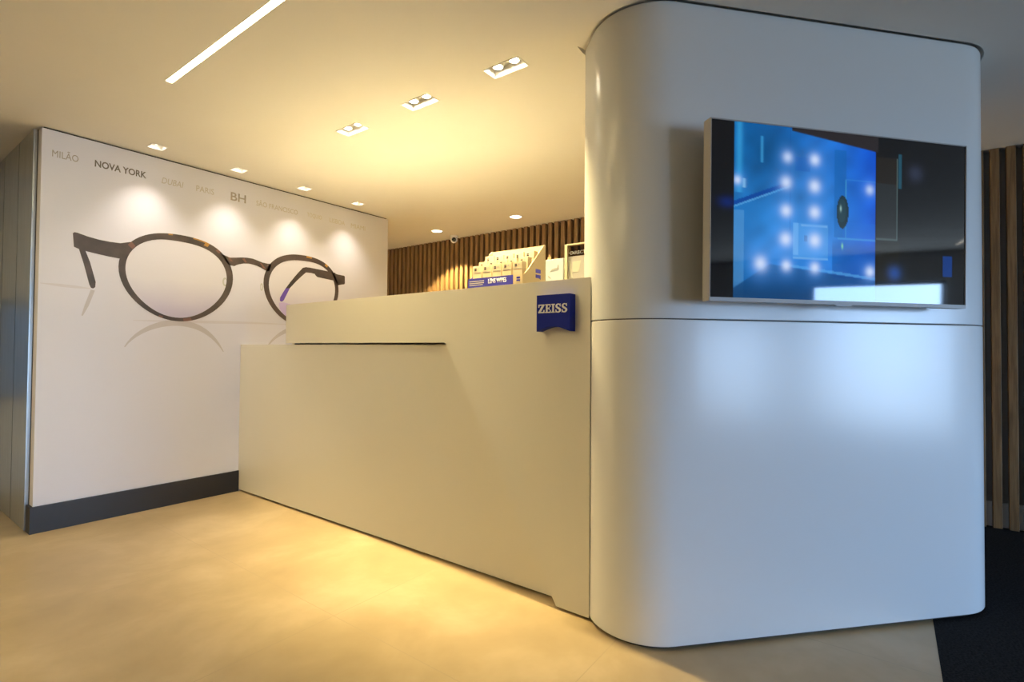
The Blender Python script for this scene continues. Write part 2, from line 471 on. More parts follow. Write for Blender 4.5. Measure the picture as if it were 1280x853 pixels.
# temples (arms), tips, rims, bridge, end piece
flat('temple_tip', [(.994, 1.79), (1.027, 1.785), (1.054, 1.708), (1.086, 1.582), (1.084, 1.547), (1.073, 1.537), (1.062, 1.54), (1.053, 1.56), (1.021, 1.694)], M['ink_frame'], .0006)
flat('temple', [(.962, 1.884), (.97, 1.892), (.985, 1.891), (1.04, 1.876), (1.1, 1.866), (1.16, 1.862), (1.216, 1.863), (1.275, 1.882), (1.262, 1.79), (1.235, 1.757), (1.21, 1.757), (1.15, 1.762), (1.101, 1.768), (1.04, 1.777), (.998, 1.785), (.969, 1.797)], M['ink_frame'], .0008)
flat('temple', [(2.571, 1.876), (2.60, 1.887), (2.64, 1.888), (2.76, 1.882), (2.905, 1.874), (2.93, 1.796), (2.82, 1.803), (2.717, 1.811), (2.70, 1.824), (2.69, 1.837), (2.65, 1.841), (2.604, 1.839), (2.573, 1.811), (2.51, 1.748), (2.45, 1.68), (2.413, 1.676), (2.453, 1.733), (2.497, 1.79), (2.53, 1.83)], M['ink_frame'], .0006)
flat('lens_glow', [(2.352, 1.545), (2.40, 1.552), (2.46, 1.54), (2.50, 1.45), (2.46, 1.40), (2.425, 1.418), (2.39, 1.45), (2.365, 1.49)], M['ink_glow'], .0005, .0001)
tag(flat('temple_tip', [(2.413, 1.676), (2.45, 1.68), (2.42, 1.617), (2.397, 1.57), (2.384, 1.558), (2.370, 1.556), (2.361, 1.566), (2.363, 1.59), (2.385, 1.63)], M['ink_tip'], .0006), 'violet tip of the right temple')
for I_, O_ in ((in1, out1), (in2, out2)):
    mp(obj('rim', ring(bmesh.new(), mf, O_, I_, .0009, .0016), M['ink_frame'], mu))
flat('bridge', [(1.86, 1.905), (1.90, 1.885), (1.94, 1.873), (1.985, 1.880), (2.028, 1.888), (2.075, 1.893), (2.123, 1.892), (2.165, 1.882), (2.201, 1.872), (2.25, 1.868), (2.285, 1.872), (2.262, 1.80), (2.224, 1.812), (2.191, 1.826), (2.155, 1.838), (2.124, 1.844), (2.09, 1.847), (2.05, 1.843), (1.997, 1.825), (1.975, 1.81), (1.93, 1.815)], M['ink_frame'], .0010)
flat('end_piece', [(2.86, 1.875), (2.93, 1.862), (3.005, 1.858), (3.012, 1.85), (3.014, 1.785), (3.008, 1.776), (2.97, 1.768), (2.932, 1.757)], M['ink_frame'], .0010)
# lighter tortoiseshell flecks on the rims
def fleck(loop, i, m, span=3, inner=None):
    O, I = loop
    o = [O[k % 72] for k in range(i, i + span)]; q = [I[k % 72] for k in range(i, i + span)]
    f = .62 if inner is None else inner
    lo = [tuple(np.array(a) * (1 - f) + np.array(b) * f) for a, b in zip(o, q)]
    flat('fleck', o + lo[::-1], m, .0016, .0003)
fleck((out1, in1), 20, M['ink_amber'], 2, .22); fleck((out1, in1), 11, M['ink_amber'], 2, .6); fleck((out1, in1), 12, M['ink_amber'], 4, .2)
fleck((out1, in1), 8, M['ink_rust'], 2, .4); fleck((out1, in1), 55, M['ink_rust'], 3, .8); fleck((out1, in1), 29, M['ink_rust'], 2, .9); fleck((out1, in1), 49, M['ink_rust'], 1 + 1, .5)
fleck((out2, in2), 19, M['ink_amber'], 3, .35); fleck((out2, in2), 26, M['ink_amber'], 2, .5)
flat('fleck', [(2.035, 1.878), (2.055, 1.885), (2.075, 1.853), (2.06, 1.85)], M['ink_rust'], .0018, .0003)
flat('fleck', [(2.18, 1.868), (2.20, 1.862), (2.235, 1.82), (2.21, 1.826)], M['ink_rust'], .0018, .0003)
flat('fleck', [(1.925, 1.875), (1.94, 1.872), (1.965, 1.845), (1.94, 1.845)], M['ink_rust'], .0018, .0003)
mp(obj('nose_pad', ring(bmesh.new(), mf, disc_pts(1.905, 1.675, .018, .034), disc_pts(1.908, 1.675, .010, .022), .0005, .0009), M['ink_pad'], mu))
mp(obj('nose_pad', ring(bmesh.new(), mf, disc_pts(2.20, 1.665, .012, .032), disc_pts(2.198, 1.665, .006, .020), .0005, .0009), M['ink_pad'], mu))
# city names in a row near the ceiling
for s, u, v, w, h, m, b, sh in (
        ('MIL\u00c3O', .852, 2.349, .130, .054, 'letter_mid', 0, 0),
        ('NOVA YORK', 1.067, 2.348, .293, .046, 'letter_dark', .022, 0),
        ('DUBAI', 1.455, 2.342, .142, .044, 'letter_pale', 0, .22),
        ('PARIS', 1.685, 2.344, .127, .044, 'letter_pale', 0, 0),
        ('BH', 1.938, 2.336, .120, .066, 'letter_mid', .012, 0),
        ('S\u00c3O FRANCISCO', 2.144, 2.341, .370, .052, 'letter_pale', 0, 0),
        ('T\u00d3QUIO', 2.606, 2.342, .148, .054, 'letter_faint', 0, 0),
        ('LISBOA', 2.837, 2.345, .168, .042, 'letter_faint', 0, 0),
        ('MIAMI', 3.075, 2.340, .168, .044, 'letter_faint', 0, 0)):
    mp(text_obj('city_name', s, mf, u, v, w, h, .0006, M[m], mu, b, sh))

# ------------------------------------------------------------------ reception counter
P1 = Vector((2.0268, 3.5493)); P2 = Vector((1.9688, 1.0294))
u2 = (P2 - P1).normalized(); LEN = (P2 - P1).length - .003
cf = Frame((P1.x, P1.y, 0), (u2.x, u2.y, 0), (0, 0, 1), (u2.y, -u2.x, 0))      # u runs to the viewer's right, n out to the lobby
if cf.n.x > 0: cf.n = -cf.n
rc = thing('reception_counter', 'long cream lacquered reception counter with angular raised front between mural wall and rounded pillar', 'counter', (2.1, 2.6, 0))
cpn = lambda name, bm, m: at_parent(obj(name, bm, M[m], rc))
ZT, ZU, ZP = 1.4695, 1.1890, 1.1800
fp = bmesh.new(); box(fp, (2.0352, 1.16, .014), (2.075, MURAL_Y - .002, ZP), .002, 2)
cpn('front_panel', fp, 'counter')
pts = [(0, ZU), (1.637, ZU), (2.348, .012), (LEN, .012), (LEN, ZT), (0, ZT)]
bk = [(0, ZU), (1.637, ZU), (2.348, .012), (LEN - .06, .012), (LEN - .06, ZT), (0, ZT)]
rf = bmesh.new(); prism(rf, cf, pts, -.036, 0, bk)
bmesh.ops.recalc_face_normals(rf, faces=rf.faces[:])
bmesh.ops.bevel(rf, geom=[e for e in rf.edges], offset=.0018, segments=2, affect='EDGES')
cpn('raised_front', rf, 'counter')
ct = bmesh.new()
q = lambda a: cf(a, 0, -.037)
c0, c1 = q(0), q(LEN - .075)
prism(ct, fl, [(c0.x, c0.y), (c1.x, c1.y), (2.06, 1.15), (2.42, 1.15), (2.42, c0.y)], ZT - .035, ZT)
cpn('counter_top', ct, 'counter')
cpn('desk_top', bbox(((2.0755, 1.2, ZP - .035), (2.72, MURAL_Y - .002, ZP - .001))), 'counter')
cpn('end_panel', bbox(((2.076, 3.51, ZP), (2.42, 3.545, ZT - .0355))), 'counter')
cpn('back_board', bbox(((2.30, 1.2, ZP), (2.32, 3.5095, ZT - .0355))), 'counter')
cpn('plinth', bbox(((2.06, 1.22, 0), (2.40, MURAL_Y - .016, .0135))), 'dark_gap')
M['added_fill'] = mat('added_fill_glow', (1, .95, .8), .5, emit=(1, .80, .42), estr=52)
cpn('added_fill_strip', bbox(((2.355, 1.75, ZT + .0005), (2.405, 3.50, ZT + .012)), bev=.002), 'added_fill')  # added glowing strip, hidden on the ledge, to brighten the ceiling
cpn('back_panel', bbox(((2.38, 1.2, .014), (2.41, 3.6, ZP - .0355))), 'counter')

# ------------------------------------------------------------------ rounded pillar with television
pl = thing('rounded_pillar', 'large white rounded pillar clad in glossy laminate at the end of the counter', 'pillar', (2.5, .55, 0))
loop = column_outline(0)
SEAM = 1.278
at_parent(obj('lower_panel', shell(bmesh.new(), loop, .016, SEAM - .0018, .003, .004), M['laminate_lower'], pl))
at_parent(obj('upper_panel', shell(bmesh.new(), loop, SEAM + .0018, H + .002, .006, .003), M['laminate_upper'], pl))
at_parent(obj('plinth', shell(bmesh.new(), column_outline(-.022), .0012, .0159), M['dark_gap'], pl))
at_parent(obj('seam_fillet', shell(bmesh.new(), column_outline(-.008), SEAM - .0017, SEAM + .0017), M['dark_gap'], pl))
for o in pl.children:
    for p in o.data.polygons: p.use_smooth = abs(p.normal.z) < .5
    o.data.set_sharp_from_angle(angle=math.radians(28))
    sa = o.data.attributes['sharp_edge'] if 'sharp_edge' in o.data.attributes else o.data.attributes.new('sharp_edge', 'BOOLEAN', 'EDGE')
    vz = o.data.vertices
    for e_ in o.data.edges:
        if abs(vz[e_.vertices[0]].co.z - vz[e_.vertices[1]].co.z) < 1e-5: sa.data[e_.index].value = True

TL = Vector((1.9317, .5253, 2.0153)); TR = Vector((2.8133, -.2621, 2.0153)); BL = Vector((1.9378, .5321, 1.339)); BR = Vector((2.8193, -.2553, 1.339))
tu = (TR - TL).normalized(); tv_ = (TL - BL).normalized(); tn = tu.cross(tv_)
if tn.dot(Vector((-1, -1, 0))) < 0: tn = -tn
tc_ = (TL + TR + BL + BR) / 4; W_, H_ = (TR - TL).length, (TL - BL).length
tf = Frame(tc_, tu, tv_, tn)
tvt = thing('television', 'silver framed flat television showing a blue picture on the rounded pillar', 'television', tuple(tc_ - tn * .04))
tp = lambda o: at_parent(o)
w2, h2 = W_ / 2, H_ / 2
r4 = lambda a, b, c, d: [(a, c), (b, c), (b, d), (a, d)]
BZW, BZB = .0045, .0145
bz = bmesh.new()
ring(bz, tf, r4(-w2, w2, -h2, h2), r4(-w2 + BZW, w2 - BZW, -h2 + BZB, h2 - BZW), -.046, 0)
bmesh.ops.recalc_face_normals(bz, faces=bz.faces[:])
bmesh.ops.bevel(bz, geom=[e for e in bz.edges if e.calc_length() > .3], offset=.0015, segments=2, affect='EDGES')
bzo = tp(obj('bezel', bz, M['silver'], tvt))
rh = bmesh.new(); fbox(rh, tf, -w2 + .004, w2 - .004, -h2 + .004, h2 - .004, -.048, -.012)
tp(obj('back_shell', rh, M['black_plastic'], tvt))
rh = bmesh.new(); fbox(rh, tf, -.38, .38, -h2 + .03, h2 - .14, -.075, -.0485)
tp(obj('rear_housing', rh, M['black_plastic'], tvt))
rh = bmesh.new(); fbox(rh, tf, -.2, .2, -.15, .15, -.110, -.0755)
tp(obj('wall_bracket', rh, M['black_plastic'], tvt))
lg = bmesh.new(); prism(lg, tf, [(-.055, -h2 + .001), (-.04, -h2 - .006), (.02, -h2 - .006), (.04, -h2 + .001)], -.012, .001)
obj('receiver_tab', lg, M['silver'], bzo)

# what the screen shows: blue picture of a spotlit room, painted per vertex of the screen itself
SW, SH = W_ - 2 * BZW, H_ - BZW - BZB
NX, NY = 300, 172
U, V = np.meshgrid(np.linspace(0, 1, NX), np.linspace(0, 1, NY))      # V grows downwards
img = np.zeros((NY, NX, 3)); img[:] = (.0035, .0035, .0045)
def mixin(mask, c): 
    mask = np.clip(mask, 0, 1)[..., None]; img[:] = img * (1 - mask) + np.array(c) * mask
sst = lambda a, b, x: np.clip((x - a) / (b - a), 0, 1)
rng = np.random.RandomState(3)
pic = (U > .082) & (U < .622)
low = sst(.02, .10, U) * (1 - sst(.62, .63, U))
base = np.zeros((NY, NX, 3))
t = sst(.08, .40, U)[..., None]
base[:] = np.array((.0, .13, .42)) * (1 - t) + np.array((.012, .17, .66)) * t
t2 = sst(.44, .62, U)[..., None]; base = base * (1 - t2) + np.array((.0, .075, .60)) * t2
g = np.exp(-(((U - .30) / .22) ** 2 + ((V - .55) / .30) ** 2))[..., None]
base = base * (1 - .55 * g) + np.array((.035, .30, .78)) * .55 * g
g = np.exp(-(((U - .2) / .14) ** 2 + ((V - .14) / .2) ** 2))[..., None]
base = base * (1 - .85 * g) + np.array((.0, .070, .22)) * .85 * g
# slow blotches
f = np.zeros((NY, NX))
for k in range(14):
    a, b, ph = rng.uniform(-22, 22), rng.uniform(-14, 14), rng.uniform(0, 6.3); f += np.sin(a * U + b * V + ph)
for k in range(30):
    a, b, ph = rng.uniform(-90, 90), rng.uniform(-60, 60), rng.uniform(0, 6.3); f += .55 * np.sin(a * U + b * V + ph)
base *= (1 + .07 * f / 2.5)[..., None]
img[pic] = base[pic]
pm = pic.astype(float)
yd = .474 - (U - .085) * .68
mixin(pm * (U < .29) * (np.abs(V - yd + .012) < .013), (.0, .06, .34))
mixin(pm * (U < .29) * (np.abs(V - yd - .006) < .006) * .6, (.10, .40, .80))
mixin(pm * (U < .12) * (V > .50) * .35, (.12, .38, .72))
mixin(pm * np.exp(-((U - .100) / .012) ** 2) * (V < .40) * .6, (.04, .40, .80))
mixin(pm * np.exp(-((U - .182) / .005) ** 2) * (V > .07) * (V < .22) * .55, (.06, .42, .82))
mixin(pm * np.exp(-((U - .118) / .006) ** 2) * (V > .32) * (V < .37) * .7, (.3, .62, .9))
mixin(pm * (np.abs(U - .287) < .002) * (V < .60) * .4, (.0, .06, .30))
mixin(pm * (U > .305) * (U < .364) * (V > .166) * (V < .25) * .75, (.0, .085, .40))
mixin(pm * (U > .458) * (U < .502) * (V > .1) * (V < .62) * .5, (.0, .11, .38))
mixin(pm * (U > .50) * (V > .27) * (V < .28) * .4, (.05, .30, .7))
mixin(pm * (np.abs(U - .502) < .0025) * (V > .28) * (V < .62) * .6, (.08, .45, .72))
mixin(pm * (U > .47) * (np.abs(V - .628) < .005) * .5, (.06, .35, .75))
mixin(pm * (U > .49) * (V > .53) * (V < .62) * .35, (.01, .16, .70))
mixin(pm * (U > .30) * (U < .434) * (V > .553) * (V < .757) * .35, (.10, .42, .85))
mixin(pm * (np.abs(U - .310) < .009) * (V > .553) * (V < .74) * .45, (.22, .55, .95))
mixin(pm * (U > .30) * (U < .434) * (np.abs(V - .757) < .006) * .5, (.25, .55, .9))
mixin(pm * (U > .33) * (U < .43) * (np.abs(V - .565) < .006) * .4, (.3, .6, .95))
for a, b in ((.345, .630), (.351, .630), (.345, .650), (.351, .650)): mixin(pm * (np.abs(U - a) < .0026) * (np.abs(V - b) < .008), (.0, .02, .12))
# darker floor of the pictured room
edge = np.where(U < .213, .938 - (U - .088) * 1.10, .800 + (U - .213) * .175)
mixin(pm * sst(-.004, .004, V - edge) * .85, (.0, .055, .20))
mixin(pm * sst(.90, .97, V) * .5, (.0, .03, .10))
mixin(pm * (U > .45) * sst(.63, .70, V) * (V < .87) * .55, (.0, .06, .30))
mixin(pm * (np.abs(V - edge + .01) < .008) * (U > .26) * .5, (.10, .42, .80))
# dark slanted top edge
sl_ = .021 + (U - .292) * .225
mixin(sst(0, .006, sl_ - V) * (U > .292) * (U < .63), (.020, .016, .018))
# glow spots
for a, b, r, k in ((.277, .175, .020, .8), (.38, .175, .021, 1), (.272, .323, .023, .95), (.38, .331, .024, 1), (.273, .487, .023, 1), (.381, .485, .024, 1), (.272, .651, .025, 1), (.382, .649, .026, 1), (.18, .80, .026, 1), (.275, .804, .020, 1), (.383, .809, .020, 1), (.600, .819, .020, 1), (.597, .324, .018, .75), (.094, .331, .015, .9)):
    d = ((U - a) / r) ** 2 + ((V - b) * SH / SW / r) ** 2
    mixin(pm * k * np.exp(-d * .30) * .55, (.10, .36, .95)); mixin(pm * k * np.exp(-d * 1.4), (.62, .74, 1.0))
mixin(pm * ((((U - .4895) / .0235) ** 2 + ((V - .470) / .098) ** 2) < 1), (.010, .035, .055))
mixin(pm * ((((U - .487) / .016) ** 2 + ((V - .462) / .070) ** 2) < 1) * .7, (.018, .060, .085))
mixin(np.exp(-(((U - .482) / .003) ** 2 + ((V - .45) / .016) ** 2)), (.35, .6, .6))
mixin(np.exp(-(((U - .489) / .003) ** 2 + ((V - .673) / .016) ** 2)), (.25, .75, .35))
# right side: dim picture strip, and room reflections painted into the screen colour
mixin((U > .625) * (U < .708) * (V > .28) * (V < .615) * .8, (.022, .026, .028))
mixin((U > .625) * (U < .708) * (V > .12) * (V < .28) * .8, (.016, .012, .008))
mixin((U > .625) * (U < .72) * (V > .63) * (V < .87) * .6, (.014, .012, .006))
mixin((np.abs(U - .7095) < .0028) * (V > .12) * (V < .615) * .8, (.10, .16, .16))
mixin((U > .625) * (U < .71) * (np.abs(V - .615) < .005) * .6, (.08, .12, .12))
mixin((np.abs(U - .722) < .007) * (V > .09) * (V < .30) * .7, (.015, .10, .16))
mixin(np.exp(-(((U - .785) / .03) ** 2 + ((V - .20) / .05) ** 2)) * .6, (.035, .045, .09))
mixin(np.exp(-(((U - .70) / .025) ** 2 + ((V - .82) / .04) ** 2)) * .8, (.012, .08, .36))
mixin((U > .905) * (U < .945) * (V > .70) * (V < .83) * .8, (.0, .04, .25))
mixin((U < .082) * np.exp(-(((U - .06) / .03) ** 2 + ((V - .46) / .03) ** 2)), (.0, .012, .12))
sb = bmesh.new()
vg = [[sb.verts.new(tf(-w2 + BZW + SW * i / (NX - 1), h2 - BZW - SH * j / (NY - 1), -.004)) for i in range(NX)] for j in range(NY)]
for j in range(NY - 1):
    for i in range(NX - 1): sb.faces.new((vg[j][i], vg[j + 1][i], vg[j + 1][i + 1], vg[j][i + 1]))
def screen_mat():
    m = mat('lit_screen', (.004, .004, .005), .04, spec=.5)
    N, L, b = nodes(m)
    at = N.new('ShaderNodeAttribute'); at.attribute_name = 'picture'
    L.new(at.outputs['Color'], b.inputs['Emission Color']); b.inputs['Emission Strength'].default_value = .70
    return m
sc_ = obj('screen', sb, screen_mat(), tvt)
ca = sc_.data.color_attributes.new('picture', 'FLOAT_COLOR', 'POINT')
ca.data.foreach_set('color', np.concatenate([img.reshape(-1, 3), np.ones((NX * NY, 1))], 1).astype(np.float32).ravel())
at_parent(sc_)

# ------------------------------------------------------------------ blue sign on the counter front
sg = thing('wall_sign', 'small square blue sign with white slab serif lettering and arched bottom edge on counter front', 'sign', (1.95, 1.20, 1.32))
su0 = (Vector((1.925, 1.283)) - P1).dot(u2); su1 = (Vector((1.921, 1.111)) - P1).dot(u2)
sz0, sz1 = 1.236, 1.399
arch = []
for i in range(15):
    k = i / 14; x = su0 + (su1 - su0) * (.0 + 1.0 * k)
    arch.append((x, sz0 + (.0 if k in (0, 1) else .021 * math.sin(PI * k))))
sb_ = bmesh.new(); prism(sb_, cf, arch + [(su1, sz1), (su0, sz1)], .0005, .05)
bmesh.ops.recalc_face_normals(sb_, faces=sb_.faces[:])
sgb = at_parent(obj('sign_body', sb_, M['blue'], sg))
# slab serif letters drawn stroke by stroke
def glyphs():
    Z = [[(0, .82), (0, 1), (.98, 1), (.98, .86), (.40, .14), (.80, .14), (.86, .36), (1, .36), (1, 0), (0, 0), (0, .13), (.60, .86), (.20, .86), (.14, .64), (0, .64)]]
    E = [[(0, 0), (1, 0), (1, .34), (.88, .34), (.82, .13), (.44, .13), (.44, .45), (.62, .45), (.66, .34), (.76, .34), (.76, .68), (.66, .68), (.62, .58), (.44, .58), (.44, .87), (.78, .87), (.84, .68), (.96, .68), (.96, 1), (0, 1), (0, .9), (.14, .87), (.14, .13), (0, .10)]]
    I = [[(0, 0), (1, 0), (1, .11), (.76, .14), (.76, .86), (1, .89), (1, 1), (0, 1), (0, .89), (.24, .86), (.24, .14), (0, .11)]]
    S = [[(.02, 0), (.10, 0), (.14, .05), (.34, -.01), (.62, -.01), (.90, .10), (1, .28), (.92, .44), (.70, .55), (.38, .68), (.30, .77), (.38, .87), (.56, .90), (.74, .84), (.82, .67), (.92, .67), (.92, 1), (.84, 1), (.80, .95), (.62, 1.01), (.36, 1.01), (.10, .91), (0, .74), (.08, .57), (.30, .46), (.60, .34), (.68, .25), (.60, .14), (.42, .10), (.24, .16), (.14, .35), (.02, .35)]]
    return {'Z': (Z, .95), 'E': (E, .86), 'I': (I, .50), 'S': (S, .82)}
G = glyphs()
word = 'ZEISS'; gap = .10
tot = sum(G[c][1] for c in word) + gap * (len(word) - 1)
wu0, wu1, wz0, wz1 = su0 + .010, su1 - .010, 1.318, 1.357
sc1 = (wu1 - wu0) / tot
x = wu0
lt = bmesh.new()
for c in word:
    polys, w = G[c]
    for poly in polys: prism(lt, cf, [(x + px * w * sc1, wz0 + py * (wz1 - wz0)) for px, py in poly], .0502, .0522)
    x += (w + gap) * sc1
obj('lettering', lt, M['white_print'], sgb)

# ------------------------------------------------------------------ things on the counter top
# carton dispenser: sloped sides, blue lip, back
ds = thing('display_carton', 'cream counter display carton with sloped sides and blue front lip full of small packets', 'display box', (2.17, 1.62, ZT))
Xf, Xb = 2.055, 2.262; Ya, Yb = 1.455, 1.81                 # right end, left end
TH = .004
sf = lambda yy: Frame((0, yy, ZT + .0006), (1, 0, 0), (0, 0, 1), (0, -1, 0))
side = [(Xf, 0), (Xb, 0), (Xb, .235), (Xb - .012, .235), (Xf + .045, .085), (Xf + .012, .058), (Xf, .056)]
for yy in (Yb, Ya + TH):
    rsp = at_parent(obj('side_panel', prism(bmesh.new(), sf(yy), side, 0, TH), M['card_cream'], ds))
at_parent(obj('back_panel', bbox(((Xb - TH, Ya + TH, ZT + .0006), (Xb, Yb - TH, ZT + .235))), M['card_cream'], ds))
at_parent(obj('base_panel', bbox(((Xf, Ya + TH, ZT + .0006), (Xb - TH, Yb - TH, ZT + .006))), M['card_cream'], ds))
LB = 1.513
lip = tag(at_parent(obj('front_lip', bbox(((Xf, Ya + TH, ZT + .006), (Xf + TH, Yb - TH, ZT + .058))), M['card_cream'], ds)), 'front lip with blue band')
lf = Frame((Xf - .0002, 0, 0), (0, -1, 0), (0, 0, 1), (-1, 0, 0))
bl = bmesh.new(); fbox(bl, lf, -Yb, -LB, ZT + .004, ZT + .059, 0, .0012)
obj('blue_band', bl, M['print_blue'], lip)
text_obj('lettering', 'LENS WIPES', Frame((Xf - .0015, 0, 0), (0, -1, 0), (0, 0, 1), (-1, 0, 0)), -1.672, ZT + .026, .118, .024, .0005, M['white_print'], lip, .008)
for k in range(3):
    sm = bmesh.new(); fbox(sm, lf, -1.80, -1.70 - (.008 if k == 0 else 0), ZT + .021 + k * .010, ZT + .0255 + k * .010, .0012, .0016)
    obj('small_print', sm, M['panel_grey'], lip)
def mark(fr, u, v, s, parent, c0=.0002, c1=.0010):            # two stacked dark bars, the lower one with a pennant edge
    k_ = bmesh.new(); fbox(k_, fr, u, u + s, v + s * .62, v + s * 1.05, c0, c1); obj('printed_mark', k_, M['print_blue'], parent)
    k_ = bmesh.new(); prism(k_, fr, [(u, v + s * .06), (u + s * .7, v + s * .06), (u + s, v - s * .08), (u + s, v + s * .44), (u, v + s * .44)], c0, c1)
    obj('printed_mark', k_, M['print_blue'], parent)
mark(lf, -1.492, ZT + .024, .022, lip); mark(sf(Ya), Xf + .115, .050, .046, rsp)
# violet triangle inside the left side panel
tri = prism(bmesh.new(), Frame((0, Yb - TH - .0003, ZT), (1, 0, 0), (0, 0, 1), (0, -1, 0)), [(Xf + .001, .055), (Xf + .045, .084), (Xf + .05, .055)], 0, .0008)
at_parent(obj('printed_triangle', tri, M['print_violet'], ds))

# packets standing in three steps inside the carton
pk0 = thing('lens_wipe_packet', 'small cream packet', 'packet', (0, 0, 0))
PW, PH, PD = .058, .068, .036
pf = Frame((0, 0, 0), (0, -1, 0), (0, 0, 1), (-1, 0, 0))
obj('carton', bbox(((0, -PW / 2, 0), (PD, PW / 2, PH)), bev=.001), M['card_pack'], pk0)
pc = pk0.children[0]
def pprint(name, m, fr, *a): k_ = bmesh.new(); fbox(k_, fr, *a, .0002, .0008); return obj(name, k_, M[m], pc)
pprint('printed_mark', 'print_dark', pf, -.016, -.003, PH - .016, PH - .011)
pprint('printed_mark', 'print_dark', pf, -.016, -.003, PH - .025, PH - .018)
pprint('printed_icon', 'print_grey', pf, .006, .013, PH - .018, PH - .011)
pprint('printed_line', 'print_grey', pf, -PW / 2 + .004, PW / 2 - .004, PH - .036, PH - .034)
pprint('printed_line', 'print_dark', Frame((0, 0, PH), (0, -1, 0), (1, 0, 0), (0, 0, 1)), -.016, .004, .012, .018)
rows = [(2.080, ZT + .061, 'front row'), (2.130, ZT + .090, 'middle row'), (2.185, ZT + .129, 'back row')]
ordn = ['leftmost', 'second from left', 'third from left', 'fourth from left', 'rightmost']
first = True
for xr, zr, rn in rows:
    for i in range(5):
        o = pk0 if first else copy_tree(pk0); first = False
        o.location = (xr, Yb - TH - .006 - PW / 2 - i * (PW + .0085) - (.0), zr)
        tag(o, 'cream packet in the display carton, %s of its %s' % (ordn[i], rn), 'packet', 'packets in the counter display carton')
# risers that carry the rows
for (xr, zr, rn), x2 in zip(rows, (2.118, 2.168, Xb - TH - .001)):
    at_parent(obj('step', bbox(((xr, Ya + TH, ZT + .0062), (x2, Yb - TH, zr - .0004))), M['card_cream'], ds))

# white printed box
cd = thing('white_box', 'small white box with a grey swirl print between the display carton and the framed stand', 'box', (2.14, 1.31, ZT))
wc = at_parent(obj('carton', bbox(((2.12, 1.262, ZT + .0005), (2.19, 1.363, ZT + .128)), bev=.0015), M['white_paper'], cd))
wf = Frame((2.1198, 0, ZT), (0, -1, 0), (0, 0, 1), (-1, 0, 0))
sw = bmesh.new()
prism(sw, wf, [(-1.337, .068), (-1.325, .078), (-1.305, .082), (-1.296, .082), (-1.292, .098), (-1.289, .098), (-1.287, .074), (-1.303, .073), (-1.322, .070)], 0, .0005)
obj('swirl_print', sw, M['print_grey'], wc); sw = bmesh.new()
prism(sw, wf, [(-1.348, .048), (-1.342, .045), (-1.330, .034), (-1.333, .033), (-1.346, .040)], 0, .0005)
obj('swirl_print', sw, M['print_grey'], wc)

# framed acrylic stand
fs = thing('display_stand', 'cream framed acrylic stand with dark clear header beside the white pillar', 'display stand', (2.14, 1.2, ZT))
FA, FB = 1.252, 1.136; FX = 2.115; FT = ZT + .190
fr_ = bmesh.new()
pf2 = Frame((FX, 0, ZT), (0, -1, 0), (0, 0, 1), (-1, 0, 0))
ring(fr_, pf2, r4(-FA, -FB, .0005, .190), r4(-FA + .014, -FB - .004, .012, .184), -.03, 0)
at_parent(obj('frame', fr_, M['acrylic_frame'], fs))
at_parent(obj('clear_header', bbox(((FX + .013, FB + .0045, ZT + .132), (FX + .016, FA - .0145, FT - .0065))), M['smoked'], fs))
isr = at_parent(obj('insert', bbox(((FX + .010, FB + .0045, ZT + .0125), (FX + .016, FA - .0145, ZT + .1315))), M['panel_grey'], fs))
pf2 = Frame((FX + .0098, 0, ZT), (0, -1, 0), (0, 0, 1), (-1, 0, 0))
ins = bmesh.new(); prism(ins, pf2, [(-1.215, .055), (-1.180, .055), (-1.168, .108), (-1.214, .106)], 0, .0005)
obj('insert_print', ins, M['panel_pale'], isr); ins = bmesh.new(); prism(ins, pf2, [(-1.234, .112), (-1.226, .112), (-1.212, .03), (-1.222, .03)], 0, .0005)
obj('insert_print', ins, M['panel_pale'], isr)
at_parent(text_obj('lettering', '\u2022DIRECT', Frame((FX + .0125, 0, ZT), (0, -1, 0), (0, 0, 1), (-1, 0, 0)), -1.236, .140, .092, .017, .0006, M['white_print'], fs, .03))

# ------------------------------------------------------------------ ceiling fittings
WARM = (1, .76, .34); WASH = (1, .86, .70)
TWIN_L = ['twin recessed ceiling spotlight nearest the white pillar', 'twin recessed ceiling spotlight in the middle of the three over the counter', 'twin recessed ceiling spotlight over the counter farthest from the white pillar']
def housing(hx, hy, dep):
    """open box set in the ceiling with a thin trim lip; local z = 0 is the ceiling"""
    bm = bmesh.new()
    fr = Frame((0, 0, 0), (1, 0, 0), (0, 1, 0), (0, 0, 1))
    o = r4(-hx, hx, -hy, hy); i = r4(-hx + .006, hx - .006, -hy + .006, hy - .006)
    return cup(bm, fr, o, i, -.003, dep)
def cup(bm, fr, o, i, z0, z1, t=.004):
    rows = [[bm.verts.new(fr(*p, c)) for p in pts] for pts, c in ((i, z1), (i, z0), (o, z0), (o, z1 + t))]
    for a, b in zip(rows, rows[1:]):
        for k in range(len(o)):
            j = (k + 1) % len(o); bm.faces.new((a[k], a[j], b[j], b[k]))
    bm.faces.new(rows[0]); bm.faces.new(rows[-1]); return bm
def bulb(bm, x, y, z, r):
    lathe(bm, x, y, [(0, z - .010), (r * .55, z - .008), (r * .92, z - .002), (r, z + .006), (r * .9, z + .012), (0, z + .012)], 20)
    return bm
def socket(x, y, z, r):
    bm = bmesh.new()
    lathe(bm, x, y, [(0, z + .015), (r, z + .015), (r, z - .004), (r + .005, z - .004), (r + .005, z + .016), (0, z + .016)], 24); return bm
tw = thing('twin_downlight', TWIN_L[0], 'ceiling light', (TWIN[0][0], TWIN[0][1], H), 'twin spotlights over the counter')
obj('housing', housing(*TW, .042), M['white_metal'], tw)
